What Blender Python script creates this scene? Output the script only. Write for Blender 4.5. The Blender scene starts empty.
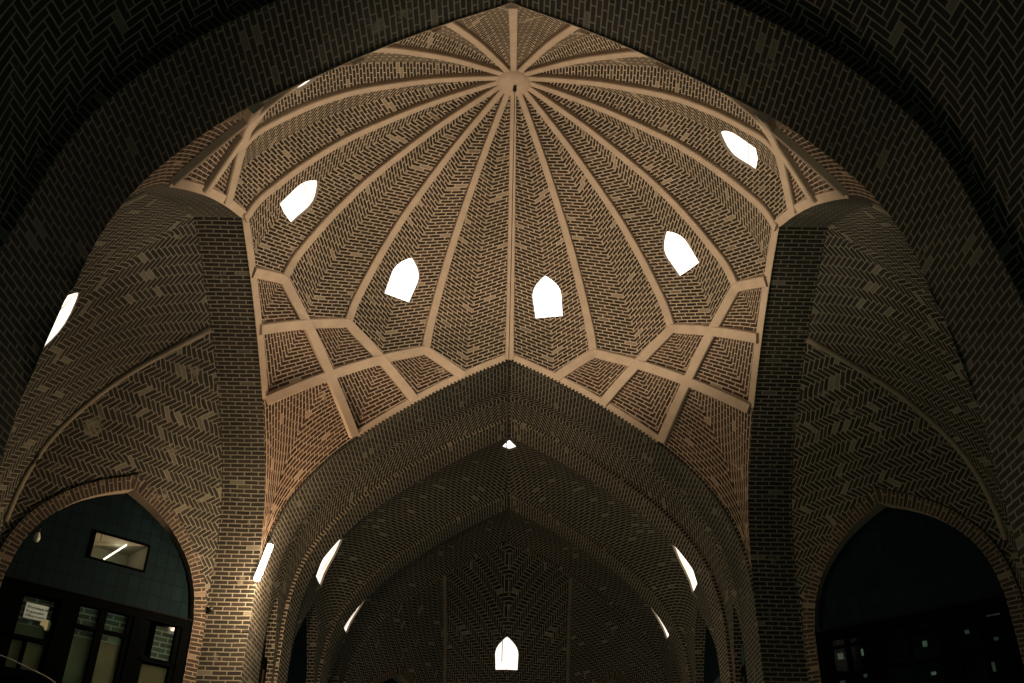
import bpy, math, random
from mathutils import Vector, Matrix
from mathutils.geometry import delaunay_2d_cdt
random.seed(7)
S = 3.5            # one plan unit (half the width of the domed bay) in metres
EYE = 1.6
R2 = math.sqrt(2)
TAN = lambda d: math.tan(math.radians(d))
scene = bpy.context.scene
C = scene.collection

def W(p): return Vector((p[0]*S, p[1]*S, p[2]*S+EYE))

# ------------------------------------------------------------------ materials
def new_mat(name):
    m = bpy.data.materials.new(name); m.use_nodes = True
    nt = m.node_tree; nt.nodes.clear()
    out = nt.nodes.new('ShaderNodeOutputMaterial')
    b = nt.nodes.new('ShaderNodeBsdfPrincipled')
    nt.links.new(b.outputs[0], out.inputs[0])
    return m, nt, b

def mth(nt, op, a, b=None, c=None):
    n = nt.nodes.new('ShaderNodeMath'); n.operation = op
    for i, v in enumerate((a, b, c)):
        if v is None: continue
        if isinstance(v, (int, float)): n.inputs[i].default_value = v
        else: nt.links.new(v, n.inputs[i])
    return n.outputs[0]

def noise(nt, scale, vec=None, detail=3, rough=.6):
    n = nt.nodes.new('ShaderNodeTexNoise'); n.inputs['Scale'].default_value = scale
    n.inputs['Detail'].default_value = detail; n.inputs['Roughness'].default_value = rough
    if vec is not None: nt.links.new(vec, n.inputs['Vector'])
    return n.outputs[0]

def mix(nt, fac, a, b, mode='MIX'):
    n = nt.nodes.new('ShaderNodeMix'); n.data_type = 'RGBA'; n.blend_type = mode
    if isinstance(fac, (int, float)): n.inputs[0].default_value = fac
    else: nt.links.new(fac, n.inputs[0])
    for i, v in ((6, a), (7, b)):
        if isinstance(v, tuple): n.inputs[i].default_value = (*v, 1)
        else: nt.links.new(v, n.inputs[i])
    return n.outputs[2]

def ramp(nt, fac, lo, hi):
    n = nt.nodes.new('ShaderNodeMapRange'); n.inputs[1].default_value = lo; n.inputs[2].default_value = hi
    nt.links.new(fac, n.inputs[0]); return n.outputs[0]

def uvwarp(nt, amp, scale):
    uv = nt.nodes.new('ShaderNodeUVMap'); uv.uv_map = 'UVMap'
    n = nt.nodes.new('ShaderNodeTexNoise'); n.inputs['Scale'].default_value = scale; n.inputs['Detail'].default_value = 2
    geo = nt.nodes.new('ShaderNodeNewGeometry'); nt.links.new(geo.outputs['Position'], n.inputs['Vector'])
    s = nt.nodes.new('ShaderNodeVectorMath'); s.operation = 'SUBTRACT'; nt.links.new(n.outputs[1], s.inputs[0]); s.inputs[1].default_value = (.5, .5, .5)
    k = nt.nodes.new('ShaderNodeVectorMath'); k.operation = 'SCALE'; nt.links.new(s.outputs[0], k.inputs[0]); k.inputs['Scale'].default_value = amp
    a = nt.nodes.new('ShaderNodeVectorMath'); a.operation = 'ADD'; nt.links.new(uv.outputs[0], a.inputs[0]); nt.links.new(k.outputs[0], a.inputs[1])
    return a.outputs[0], geo.outputs['Position']

def finish(nt, b, mask, rnd, pos, dark, light, mortar, patch=.0, soot=(.5, .5, .5), soot_amt=.5, bump=.6):
    """mask 1 = mortar.  rnd per brick 0..1"""
    brick = mix(nt, rnd, dark, light)
    f = noise(nt, 26, pos, 3)
    brick = mix(nt, mth(nt, 'MULTIPLY', f, .55), brick, tuple(.45*c for c in light))
    m2 = mix(nt, noise(nt, 14, pos, 3), tuple(.68*c for c in mortar), tuple(min(1, 1.2*c) for c in mortar))
    brick = mix(nt, mth(nt, 'MULTIPLY', ramp(nt, rnd, .965, .975), .55), brick, mortar)
    # bricks smeared over with mortar here and there
    if patch > 0:
        sm = ramp(nt, noise(nt, 3.3, pos, 4, .65), .67-patch, .72-patch)
        mask = mth(nt, 'MAXIMUM', mask, mth(nt, 'MULTIPLY', sm, .6))
    col = mix(nt, mask, brick, m2)
    st = ramp(nt, noise(nt, .55, pos, 4, .6), .38, .66)
    col = mix(nt, mth(nt, 'MULTIPLY', st, soot_amt), col, mix(nt, 1.0, col, soot, 'MULTIPLY'))
    nt.links.new(col, b.inputs['Base Color'])
    b.inputs['Roughness'].default_value = .88
    b.inputs['Specular IOR Level'].default_value = .25
    h = mth(nt, 'ADD', mth(nt, 'MULTIPLY', mask, -.6), mth(nt, 'MULTIPLY', f, .5))
    bp = nt.nodes.new('ShaderNodeBump'); bp.inputs['Strength'].default_value = bump; bp.inputs['Distance'].default_value = .012
    nt.links.new(h, bp.inputs['Height']); nt.links.new(bp.outputs[0], b.inputs['Normal'])

def mat_bond(name, dark, light, mortar, bw=.19, bh=.06, ms=.013, offset=.5, warp=.02, **kw):
    m, nt, b = new_mat(name)
    v, pos = uvwarp(nt, warp, 2.2)
    t = nt.nodes.new('ShaderNodeTexBrick'); nt.links.new(v, t.inputs['Vector'])
    t.inputs['Scale'].default_value = 1; t.inputs['Brick Width'].default_value = bw; t.inputs['Row Height'].default_value = bh
    t.inputs['Mortar Size'].default_value = ms/2; t.inputs['Mortar Smooth'].default_value = .15; t.offset = offset
    t.inputs['Color1'].default_value = (0, 0, 0, 1); t.inputs['Color2'].default_value = (1, 1, 1, 1); t.inputs['Mortar'].default_value = (.5, .5, .5, 1)
    sp = nt.nodes.new('ShaderNodeSeparateColor'); nt.links.new(t.outputs['Color'], sp.inputs[0])
    # rough mortar edges
    edge = mth(nt, 'MULTIPLY', t.outputs['Fac'], 1.0)
    finish(nt, b, edge, sp.outputs[0], pos, dark, light, mortar, **kw)
    return m

def mat_herring(name, dark, light, mortar, unit=.062, n=3, ms=.2, rot=45, warp=.02, **kw):
    m, nt, b = new_mat(name)
    v, pos = uvwarp(nt, warp, 1.6)
    mp = nt.nodes.new('ShaderNodeVectorRotate'); mp.rotation_type = 'Z_AXIS'; mp.inputs['Angle'].default_value = math.radians(rot)
    nt.links.new(v, mp.inputs['Vector'])
    sc = nt.nodes.new('ShaderNodeVectorMath'); sc.operation = 'SCALE'; sc.inputs['Scale'].default_value = 1/unit; nt.links.new(mp.outputs[0], sc.inputs[0])
    sp = nt.nodes.new('ShaderNodeSeparateXYZ'); nt.links.new(sc.outputs[0], sp.inputs[0])
    x, y = sp.outputs[0], sp.outputs[1]
    ix, iy = mth(nt, 'FLOOR', x), mth(nt, 'FLOOR', y)
    fx, fy = mth(nt, 'SUBTRACT', x, ix), mth(nt, 'SUBTRACT', y, iy)
    mm = mth(nt, 'FLOORED_MODULO', mth(nt, 'SUBTRACT', ix, iy), 2*n)
    mm = mth(nt, 'ROUND', mm)
    hor = mth(nt, 'LESS_THAN', mm, n-.5)
    ver = mth(nt, 'SUBTRACT', 1, hor)
    k = mth(nt, 'SUBTRACT', 2*n-1, mm)
    along = mth(nt, 'ADD', mth(nt, 'MULTIPLY', hor, mth(nt, 'ADD', fx, mm)), mth(nt, 'MULTIPLY', ver, mth(nt, 'ADD', fy, k)))
    across = mth(nt, 'ADD', mth(nt, 'MULTIPLY', hor, fy), mth(nt, 'MULTIPLY', ver, fx))
    d = mth(nt, 'MINIMUM', mth(nt, 'MINIMUM', along, mth(nt, 'SUBTRACT', n, along)), mth(nt, 'MINIMUM', across, mth(nt, 'SUBTRACT', 1, across)))
    mask = mth(nt, 'SUBTRACT', 1, ramp(nt, d, ms*.38, ms*.62))
    cb = nt.nodes.new('ShaderNodeCombineXYZ')
    nt.links.new(mth(nt, 'SUBTRACT', ix, mth(nt, 'MULTIPLY', hor, mm)), cb.inputs[0])
    nt.links.new(mth(nt, 'SUBTRACT', iy, mth(nt, 'MULTIPLY', ver, k)), cb.inputs[1]); nt.links.new(hor, cb.inputs[2])
    wn = nt.nodes.new('ShaderNodeTexWhiteNoise'); nt.links.new(cb.outputs[0], wn.inputs['Vector'])
    finish(nt, b, mask, wn.outputs[0], pos, dark, light, mortar, **kw)
    return m

def mat_plain(name, col, var=.25, rough=.8, scale=6, bump=.3, spec=.3, metallic=0):
    m, nt, b = new_mat(name)
    geo = nt.nodes.new('ShaderNodeNewGeometry')
    n = noise(nt, scale, geo.outputs['Position'], 4)
    c = mix(nt, n, tuple(x*(1-var) for x in col), tuple(min(1, x*(1+var)) for x in col))
    nt.links.new(c, b.inputs['Base Color']); b.inputs['Roughness'].default_value = rough
    b.inputs['Specular IOR Level'].default_value = spec; b.inputs['Metallic'].default_value = metallic
    bp = nt.nodes.new('ShaderNodeBump'); bp.inputs['Strength'].default_value = bump; bp.inputs['Distance'].default_value = .004
    nt.links.new(n, bp.inputs['Height']); nt.links.new(bp.outputs[0], b.inputs['Normal'])
    return m

def mat_emit(name, col, strength, tint=None, scale=2):
    m, nt, b = new_mat(name)
    b.inputs['Base Color'].default_value = (*[min(.8, c) for c in col], 1)
    b.inputs['Emission Strength'].default_value = strength
    if tint:
        geo = nt.nodes.new('ShaderNodeNewGeometry')
        c = mix(nt, ramp(nt, noise(nt, scale, geo.outputs['Position'], 2), .45, .7), col, tint)
        nt.links.new(c, b.inputs['Emission Color'])
    else: b.inputs['Emission Color'].default_value = (*col, 1)
    return m

M = {}
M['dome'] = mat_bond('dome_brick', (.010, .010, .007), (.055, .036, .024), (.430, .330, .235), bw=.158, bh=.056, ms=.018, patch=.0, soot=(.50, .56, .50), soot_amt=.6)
M['panel'] = mat_bond('net_panel_brick', (.016, .012, .008), (.080, .042, .027), (.400, .300, .210), bw=.185, bh=.051, ms=.015, patch=.02, soot_amt=.25)
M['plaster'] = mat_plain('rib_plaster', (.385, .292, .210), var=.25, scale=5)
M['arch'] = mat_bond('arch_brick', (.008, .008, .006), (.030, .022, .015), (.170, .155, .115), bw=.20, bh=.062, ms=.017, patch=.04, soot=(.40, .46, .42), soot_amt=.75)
M['pier'] = mat_bond('pier_brick', (.020, .013, .009), (.075, .044, .027), (.280, .215, .150), bw=.20, bh=.060, ms=.016, patch=.03, soot=(.5, .52, .48), soot_amt=.5)
M['surround'] = mat_bond('surround_brick', (.014, .010, .007), (.050, .034, .022), (.180, .140, .096), bw=.23, bh=.055, ms=.014, patch=.03, soot=(.5, .52, .48), soot_amt=.5)
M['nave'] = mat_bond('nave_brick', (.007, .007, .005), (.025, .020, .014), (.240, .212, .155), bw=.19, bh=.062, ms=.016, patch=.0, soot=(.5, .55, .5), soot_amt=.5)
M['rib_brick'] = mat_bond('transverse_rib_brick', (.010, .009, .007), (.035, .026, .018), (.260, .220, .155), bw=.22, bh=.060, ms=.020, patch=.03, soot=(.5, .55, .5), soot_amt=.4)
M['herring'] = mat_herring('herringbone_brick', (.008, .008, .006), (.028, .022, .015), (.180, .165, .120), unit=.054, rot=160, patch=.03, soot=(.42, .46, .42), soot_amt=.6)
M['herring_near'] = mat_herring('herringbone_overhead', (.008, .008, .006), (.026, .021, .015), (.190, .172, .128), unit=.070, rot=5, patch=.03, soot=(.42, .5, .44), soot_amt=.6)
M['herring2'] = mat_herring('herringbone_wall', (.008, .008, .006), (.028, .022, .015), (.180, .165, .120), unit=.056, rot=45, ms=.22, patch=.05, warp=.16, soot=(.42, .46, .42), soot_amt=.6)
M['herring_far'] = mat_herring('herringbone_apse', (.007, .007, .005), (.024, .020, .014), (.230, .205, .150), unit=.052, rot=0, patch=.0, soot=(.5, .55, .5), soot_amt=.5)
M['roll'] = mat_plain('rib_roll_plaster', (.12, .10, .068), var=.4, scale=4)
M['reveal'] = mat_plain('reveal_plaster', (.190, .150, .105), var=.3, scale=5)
M['tile'] = mat_bond('teal_tile', (.0026, .0080, .0094), (.0034, .0104, .0122), (.0012, .0030, .0036), bw=.16, bh=.20, ms=.012, offset=0, warp=0, patch=0, soot_amt=.2, bump=.3)
M['tile'].node_tree.nodes['Principled BSDF'].inputs['Specular IOR Level'].default_value = .06
M['wood'] = mat_plain('dark_timber', (.0014, .0018, .0018), var=.4, rough=.9, spec=0, scale=3)
M['wood_edge'] = mat_plain('worn_timber', (.006, .005, .004), var=.4, rough=.9, scale=3, spec=0)
M['floor'] = mat_bond('floor_stone', (.05, .045, .04), (.09, .08, .07), (.03, .03, .03), bw=.6, bh=.6, ms=.01, offset=.5, warp=0)
M['sky'] = mat_emit('daylit_pane', (1.0, .90, .80), 1.35, (1.0, .80, .62), 2.5)
M['sky_white'] = mat_emit('bright_pane', (1.0, .95, .90), 1.6)
M['bar'] = mat_plain('glazing_wire', (.30, .22, .16), rough=.6)
M['black'] = mat_plain('black_iron', (.012, .012, .012), rough=.5)
M['cable'] = mat_plain('cable_sheath', (.016, .014, .012), rough=.5)
M['pale_cable'] = mat_plain('pale_cable', (.20, .16, .12), rough=.6)
M['paper'] = mat_plain('paper', (.42, .52, .52), var=.1, rough=.9)
M['ink'] = mat_plain('ink', (.012, .018, .022), var=.1)
M['paper2'] = mat_plain('torn_paper', (.42, .42, .26), var=.2, rough=.9)
M['card'] = mat_plain('cardboard', (.15, .13, .075), var=.2, rough=.9)
M['card2'] = mat_plain('green_board', (.085, .105, .065), var=.2, rough=.9)
M['tube'] = mat_emit('lit_tube', (1.0, .95, .78), 1.6)
M['room'] = mat_plain('room_plaster', (.32, .31, .23), var=.25, rough=.9, scale=4)
M['lamp'] = mat_emit('lamp_glow', (1.0, .88, .68), 14)
M['bulb'] = mat_plain('unlit_bulb', (.35, .38, .34), rough=.3)
M['slat'] = mat_plain('shutter_paint', (.030, .055, .056), var=.2, rough=.5)
M['behind'] = mat_bond('reflected_brick', (.05, .075, .06), (.11, .14, .11), (.26, .33, .27), bw=.20, bh=.07, ms=.02, patch=.03)  # reflection of the lit bay in the panes, painted as brick
M['board'] = mat_plain('lit_board', (.16, .095, .05), var=.3, rough=.8)
mg, nt, b = new_mat('window_glass')
b.inputs['Base Color'].default_value = (.85, .95, .93, 1); b.inputs['Roughness'].default_value = .05
b.inputs['Transmission Weight'].default_value = 1; b.inputs['IOR'].default_value = 1.1
M['glass'] = mg

# ------------------------------------------------------------------ mesh builder (plan units)
class MB:
    def __init__(s): s.v, s.f, s.uv, s.m, s.mats = [], [], [], [], []
    def _mi(s, mat):
        if mat not in s.mats: s.mats.append(mat)
        return s.mats.index(mat)
    def poly(s, pts, uvs, mat):
        i = len(s.v); s.v += [tuple(p) for p in pts]; s.f.append(tuple(range(i, i+len(pts)))); s.uv.append([tuple(u) for u in uvs]); s.m.append(s._mi(mat))
    def grid(s, fn, us, vs, mat, uvf):
        i = len(s.v); n = len(vs)
        s.v += [tuple(fn(u, v)) for u in us for v in vs]
        mi = s._mi(mat)
        for a in range(len(us)-1):
            for b_ in range(n-1):
                s.f.append((i+a*n+b_, i+(a+1)*n+b_, i+(a+1)*n+b_+1, i+a*n+b_+1))
                s.uv.append([uvf(us[a], vs[b_]), uvf(us[a+1], vs[b_]), uvf(us[a+1], vs[b_+1]), uvf(us[a], vs[b_+1])])
                s.m.append(mi)
    def patch(s, outline, holes, step, fn, mat, uvf):
        """planar region (outline minus holes) triangulated then mapped by fn"""
        V, E = [], []
        def loop(L):
            k = len(V); V.extend(Vector(p) for p in L); E.extend((k+i, k+(i+1) % len(L)) for i in range(len(L)))
        loop(outline)
        for h in holes: loop(h)
        xs = [p[0] for p in outline]; ys = [p[1] for p in outline]
        sx, sy = step if isinstance(step, tuple) else (step, step)
        x = min(xs)+sx*.5
        while x < max(xs):
            y = min(ys)+sy*.5
            while y < max(ys):
                if inside((x, y), outline) and not any(inside((x, y), h) for h in holes): V.append(Vector((x, y)))
                y += sy
            x += sx
        vv, ee, ff, *_ = delaunay_2d_cdt(V, E, [], 0, 1e-6)
        i = len(s.v); s.v += [tuple(fn(p[0], p[1])) for p in vv]; mi = s._mi(mat)
        for f in ff:
            c = (sum(vv[k][0] for k in f)/len(f), sum(vv[k][1] for k in f)/len(f))
            if inside(c, outline) and not any(inside(c, h) for h in holes):
                s.f.append(tuple(i+k for k in f)); s.uv.append([uvf(vv[k][0], vv[k][1]) for k in f]); s.m.append(mi)
    def strip(s, A, B, mat, uw=.1, closed=False):
        """quads between two equally long point lists, V along the list in metres"""
        d = [0]
        for k in range(1, len(A)): d.append(d[-1]+(Vector(A[k])-Vector(A[k-1])).length*S)
        for k in range(len(A)-1):
            s.poly([A[k], B[k], B[k+1], A[k+1]], [(0, d[k]), (uw, d[k]), (uw, d[k+1]), (0, d[k+1])], mat)
    def box(s, o, ax, ay, az, mat):
        """box from corner o with edge vectors"""
        o, ax, ay, az = map(Vector, (o, ax, ay, az))
        c = [o, o+ax, o+ax+ay, o+ay, o+az, o+ax+az, o+ax+ay+az, o+ay+az]
        i = len(s.v); s.v += [tuple(p) for p in c]; mi = s._mi(mat)
        la, lb, lc = ax.length*S, ay.length*S, az.length*S
        for f, (p, q) in (((0, 3, 2, 1), (lb, la)), ((4, 5, 6, 7), (la, lb)), ((0, 1, 5, 4), (la, lc)), ((1, 2, 6, 5), (lb, lc)), ((2, 3, 7, 6), (la, lc)), ((3, 0, 4, 7), (lb, lc))):
            s.f.append(tuple(i+k for k in f)); s.uv.append([(0, 0), (p, 0), (p, q), (0, q)]); s.m.append(mi)
    def tube(s, pts, r, mat, n=6, cap=True):
        pts = [Vector(p) for p in pts]; rings = []
        up = Vector((0, 0, 1)); mi = s._mi(mat)
        rr = r if isinstance(r, (list, tuple)) else [r]*len(pts)
        for k, p in enumerate(pts):
            t = (pts[min(k+1, len(pts)-1)]-pts[max(k-1, 0)]).normalized()
            a = t.cross(up if abs(t.z) < .95 else Vector((1, 0, 0))).normalized(); b_ = t.cross(a)
            i = len(s.v); rings.append(i)
            s.v += [tuple(p+rr[k]*(math.cos(2*math.pi*j/n)*a+math.sin(2*math.pi*j/n)*b_)) for j in range(n)]
        for k in range(len(pts)-1):
            for j in range(n):
                s.f.append((rings[k]+j, rings[k]+(j+1) % n, rings[k+1]+(j+1) % n, rings[k+1]+j)); s.uv.append([(0, 0)]*4); s.m.append(mi)
        if cap:
            for i in (rings[0], rings[-1]): s.f.append(tuple(range(i, i+n))); s.uv.append([(0, 0)]*n); s.m.append(mi)
    def lathe(s, c, prof, mat, n=24, axis=Vector((0, 0, 1))):
        """prof: (radius, height) pairs"""
        c = Vector(c); a = axis.orthogonal().normalized(); b_ = axis.cross(a); mi = s._mi(mat); i = len(s.v)
        for r, h in prof: s.v += [tuple(c+axis*h+r*(math.cos(2*math.pi*j/n)*a+math.sin(2*math.pi*j/n)*b_)) for j in range(n)]
        for k in range(len(prof)-1):
            for j in range(n):
                s.f.append((i+k*n+j, i+k*n+(j+1) % n, i+(k+1)*n+(j+1) % n, i+(k+1)*n+j)); s.uv.append([(0, 0)]*4); s.m.append(mi)
    def build(s, name, parent=None, smooth=True, origin=None, label=None, kind=None, cat=None, group=None):
        me = bpy.data.meshes.new(name)
        if origin is None and parent is None:
            xs = [v[0] for v in s.v]; ys = [v[1] for v in s.v]; zs = [v[2] for v in s.v]
            origin = ((min(xs)+max(xs))/2, (min(ys)+max(ys))/2, min(zs))
        o_w = W(origin) if origin is not None else Vector((0, 0, 0))
        base = o_w if parent is None else Vector(parent['_o'])
        me.from_pydata([tuple(W(v)-base) for v in s.v], [], s.f)
        uvl = me.uv_layers.new(name='UVMap'); k = 0
        for f in s.uv:
            for u in f: uvl.data[k].uv = u; k += 1
        for m in s.mats: me.materials.append(M[m])
        me.polygons.foreach_set('material_index', s.m)
        if smooth: me.polygons.foreach_set('use_smooth', [True]*len(s.f))
        me.update()
        o = bpy.data.objects.new(name, me); C.objects.link(o)
        if parent is None: o.location = base
        else: o.parent = parent
        o['_o'] = tuple(base)
        ROOTS.append(o)
        tag(o, label, kind, cat, group)
        return o
ROOTS = []
def tag(o, label=None, kind=None, cat=None, group=None):
    if label: o['label'] = label
    if kind: o['kind'] = kind
    if cat: o['category'] = cat
    if group: o['group'] = group
def empty(name, origin, label=None, kind=None, cat=None, group=None):
    o = bpy.data.objects.new(name, None); C.objects.link(o); o.location = W(origin); o['_o'] = tuple(W(origin)); ROOTS.append(o)
    o.empty_display_size = .2
    tag(o, label, kind, cat, group); return o

def inside(p, L):
    x, y = p; c = False; n = len(L); j = n-1
    for i in range(n):
        xi, yi = L[i][0], L[i][1]; xj, yj = L[j][0], L[j][1]
        if (yi > y) != (yj > y) and x < (xj-xi)*(y-yi)/(yj-yi)+xi: c = not c
        j = i
    return c

def spline(P, n=8):
    """Catmull-Rom through P (tuples)"""
    out = []
    P = [Vector(p) for p in P]
    for i in range(len(P)-1):
        p0 = P[i-1] if i else P[0]*2-P[1]; p1, p2 = P[i], P[i+1]; p3 = P[i+2] if i+2 < len(P) else P[-1]*2-P[-2]
        for k in range(n):
            t = k/n
            out.append(.5*((2*p1)+(p2-p0)*t+(2*p0-5*p1+4*p2-p3)*t*t+(3*p1-p0-3*p2+p3)*t**3))
    out.append(P[-1]); return [tuple(p) for p in out]

def lerp(a, b, t): return a+(b-a)*t
def interp(xs, ys, x):
    if x <= xs[0]: return ys[0]
    if x >= xs[-1]: return ys[-1]
    lo, hi = 0, len(xs)-1
    while hi-lo > 1:
        m = (lo+hi)//2
        if xs[m] <= x: lo = m
        else: hi = m
    return lerp(ys[lo], ys[hi], (x-xs[lo])/(xs[hi]-xs[lo]+1e-12))

# ------------------------------------------------------------------ the one arch profile all arches share: half span s -> height z
PROF = spline([(0, 2.30), (TAN(11.25), 2.20), (TAN(22.5), 2.07), (TAN(33.75), 1.885), (.8, 1.755), (.9, 1.62), (.955, 1.5), (.985, 1.38), (1.0, 1.25)], 6)
PS = [p[0] for p in PROF]; PZ = [p[1] for p in PROF]
def z_of(s): return interp(PS, PZ, abs(s))
def s_of(z): return interp(PZ[::-1], PS[::-1], z)
FLOOR = -EYE/S
half = PROF+[(1.0, 1.0), (1.0, .6), (1.0, .1), (1.0, FLOOR)]          # apex -> floor
full = [(-a, b) for a, b in half[::-1]]+half[1:]                     # floor -> apex -> floor

def tri_pt(phi_deg, s):
    """point of the arch whose apex points towards azimuth phi (0=+y, clockwise) at lateral s"""
    a = math.radians(phi_deg); n = (math.sin(a), math.cos(a)); t = (math.cos(a), -math.sin(a))
    return Vector((n[0]+t[0]*s, n[1]+t[1]*s, z_of(s)))

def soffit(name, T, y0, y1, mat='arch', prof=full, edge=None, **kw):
    """arch soffit and jambs swept between out=y0 and out=y1.  T(lat,out,z)->xyz"""
    mb = MB(); d = [0]
    for k in range(1, len(prof)): d.append(d[-1]+math.hypot(prof[k][0]-prof[k-1][0], prof[k][1]-prof[k-1][1])*S)
    mid = (len(prof)-1)/2
    for half_ in (0, 1):
        ks = list(range(0, int(mid)+1)) if half_ == 0 else list(range(int(mid), len(prof)))
        n = 5
        mb.grid(lambda k, u: T(prof[k][0], lerp(y0, y1, u), prof[k][1]), ks, [i/n for i in range(n+1)], mat,
                lambda k, u: (lerp(0, (y1-y0)*S, u), d[k] if half_ == 0 else d[-1]-d[k]))
    for yy in (edge or ()):                       # the face of the arch band
        o_ = offset_prof(prof, .07); m_ = len(prof)//2; o_[m_] = (0, prof[m_][1]+.075)
        mb.strip([T(a, yy, b) for a, b in prof], [T(a, yy, b) for a, b in o_], mat, .24)
    return mb

def offset_prof(P, w):
    out = []
    for i, p in enumerate(P):
        a = P[max(i-1, 0)]; b_ = P[min(i+1, len(P)-1)]
        t = Vector((b_[0]-a[0], b_[1]-a[1])).normalized(); n = Vector((-t.y, t.x))
        out.append((p[0]+n.x*w, p[1]+n.y*w))
    return out

I3 = lambda lat, out, z: Vector((lat, out, z))
TL = lambda lat, out, z: Vector((-out, lat, z))
TR = lambda lat, out, z: Vector((out, lat, z))

# ------------------------------------------------------------------ DOME
RIBP = spline([(1.0, 2.30), (.965, 2.385), (.91, 2.46), (.8, 2.585), (.66, 2.712), (.5, 2.82), (.35, 2.91), (.2, 2.985), (.07, 3.045)], 5)
cr0 = 1/math.cos(math.radians(11.25))
CREP = spline([(cr0, 2.20), (1.008, 2.295), (.978, 2.385), (.925, 2.465), (.815, 2.593), (.672, 2.724), (.508, 2.834), (.355, 2.924), (.203, 2.995), (.07, 3.048)], 5)
def arc(P):
    d = [0]
    for k in range(1, len(P)): d.append(d[-1]+math.dist(P[k], P[k-1]))
    return d
dR, dC = arc(RIBP), arc(CREP); LR, LC = dR[-1], dC[-1]
def on(P, d, t):    # t = distance from the foot
    return interp(d, [p[0] for p in P], t), interp(d, [p[1] for p in P], t)
def az(i, r, z):
    a = math.radians(22.5*i); return Vector((r*math.sin(a), r*math.cos(a), z))
def gore_pt(i0, side, a, tau):
    """i0 = crease azimuth index, side +-1, a 0 (crease)..1 (rib)"""
    rr, rz = on(RIBP, dR, tau*LR); cr, cz = on(CREP, dC, tau*LC)
    return az(i0, cr, cz).lerp(az(i0+.5*side, rr, rz), a)
def gore_uv(a, tau, side):
    rr, _ = on(RIBP, dR, tau*LR); hw = rr*math.sin(math.radians(11.25))
    u = a*hw; dist = (1-tau)*lerp(LC, LR, a)
    return (side*u*S+(.3 if side > 0 else 0), (dist+.5*u)*S)

dome = empty('ceiling', (0, 0, 2.2), 'ribbed umbrella brick dome with pale plaster ribs over the central bay', 'structure')
WIN_I = [.5, 2.5, 4.5, 6.5, -1.5, -3.5, -5.5, -7.5]
WW, WB, WT = .067, .0, .0
def win_shape(w, h, n=5):
    """pointed window outline, right half from bottom centre to apex: (u, v) v in 0..h"""
    return [(w*.94*f, 0) for f in (0, .5, 1)]+[(w*a, h*b_) for a, b_ in ((.97, .25), (1, .5), (.97, .60), (.87, .70), (.68, .80), (.44, .885), (.2, .955), (0, 1))]
winno = 0
def make_window(loopA, outv, label, bars, mat='sky', thin=False):
    """reveal + pane (+ bars) on a closed loop of plan-unit points, pushed out along outv"""
    global winno; winno += 1
    o = Vector(outv)
    L = [Vector(p) for p in loopA]; B = [p+o for p in L]; c = sum(B, Vector())/len(B)
    mb = MB()
    mb.strip(L+[L[0]], B+[B[0]], 'reveal', .1)
    w = mb.build('window_%d' % winno, smooth=False, kind='structure', label=label, origin=tuple(c))
    p = MB()
    for k in range(len(B)): p.poly([B[k], B[(k+1) % len(B)], c], [(0, 0)]*3, mat)
    p.build('pane', w, smooth=False)
    if bars:
        for (i, j) in bars:
            a = B[i % len(B)].lerp(L[i % len(B)], .15); b_ = B[j % len(B)].lerp(L[j % len(B)], .15)
            q = MB(); q.tube([a, b_], .0011, 'bar', 5); q.build('glazing_bar', w)
    return w

WLAB = {.5: 'arched skylight right of the centre rib, directly above the big far arch', 2.5: 'arched skylight low on the right of the dome, second right of centre',
        4.5: 'arched skylight high on the right edge of the dome', -1.5: 'arched skylight just left of the centre rib of the dome',
        -3.5: 'arched skylight on the left flank of the dome, tilted right', -5.5: 'sliver of skylight cut off by the dark near arch, upper left',
        6.5: 'skylight on the near right of the dome behind the near arch', -7.5: 'skylight on the near side of the dome behind the near arch'}
for k in range(16):
    i0 = k+.5; ii = i0 if i0 < 8 else i0-16
    mb = MB(); has = ii in WIN_I
    ts = [j/26 for j in range(27)]
    if not has:
        for sd in (-1, 1):
            mb.grid(lambda t, a: gore_pt(i0, sd, a, t), ts, [0, .25, .5, .75, 1], 'dome', lambda t, a: gore_uv(a, t, sd))
    else:
        t0, hgt = .222, .195       # start distance (fraction) and height along the meridian
        t1 = t0+hgt/LC
        sh = win_shape(WW, hgt)
        loopU = []
        for (u, v) in sh:
            tau = t0+v/LC
            for _ in range(4):
                hw = on(RIBP, dR, tau*LR)[0]*math.sin(math.radians(11.25)); a = u/hw
                tau = 1-((1-t0)*LC-v)/lerp(LC, LR, a)
            loopU.append((a, tau))
        for sd in (-1, 1):
            pass
            pts = [(0, t) for t in ts if not (t0 < t < t1)]
            outl = [(1, t) for t in ts]
            left = [(0, t) for t in ts[::-1] if t > t1+1e-3]+[(a, t) for a, t in loopU[::-1]]+[(0, t) for t in ts[::-1] if t < t0-1e-3]
            bottom = [(.25, 0), (.5, 0), (.75, 0)]
            mb.patch(left+bottom+outl+[(.5, 1)], [], (.2, .04), lambda a, t: gore_pt(i0, sd, a, t), 'dome', lambda a, t: gore_uv(a, t, sd))
        R_ = [gore_pt(i0, 1, a, t) for a, t in loopU]; L_ = [gore_pt(i0, -1, a, t) for a, t in loopU[1:-1]]
        loop3 = R_+L_[::-1]
        d = az(i0, 1, 0)*.012+Vector((0, 0, .004))
        n = len(loop3)
        bars = {2.5: [(0, 9)], -3.5: [(5, n-6)], 4.5: [(3, n-3)]}.get(ii)
        make_window(loop3, d, WLAB[ii], bars, 'sky_white' if ii in (.5, -1.5) else 'sky')
    mb.build('gore', dome)

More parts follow.
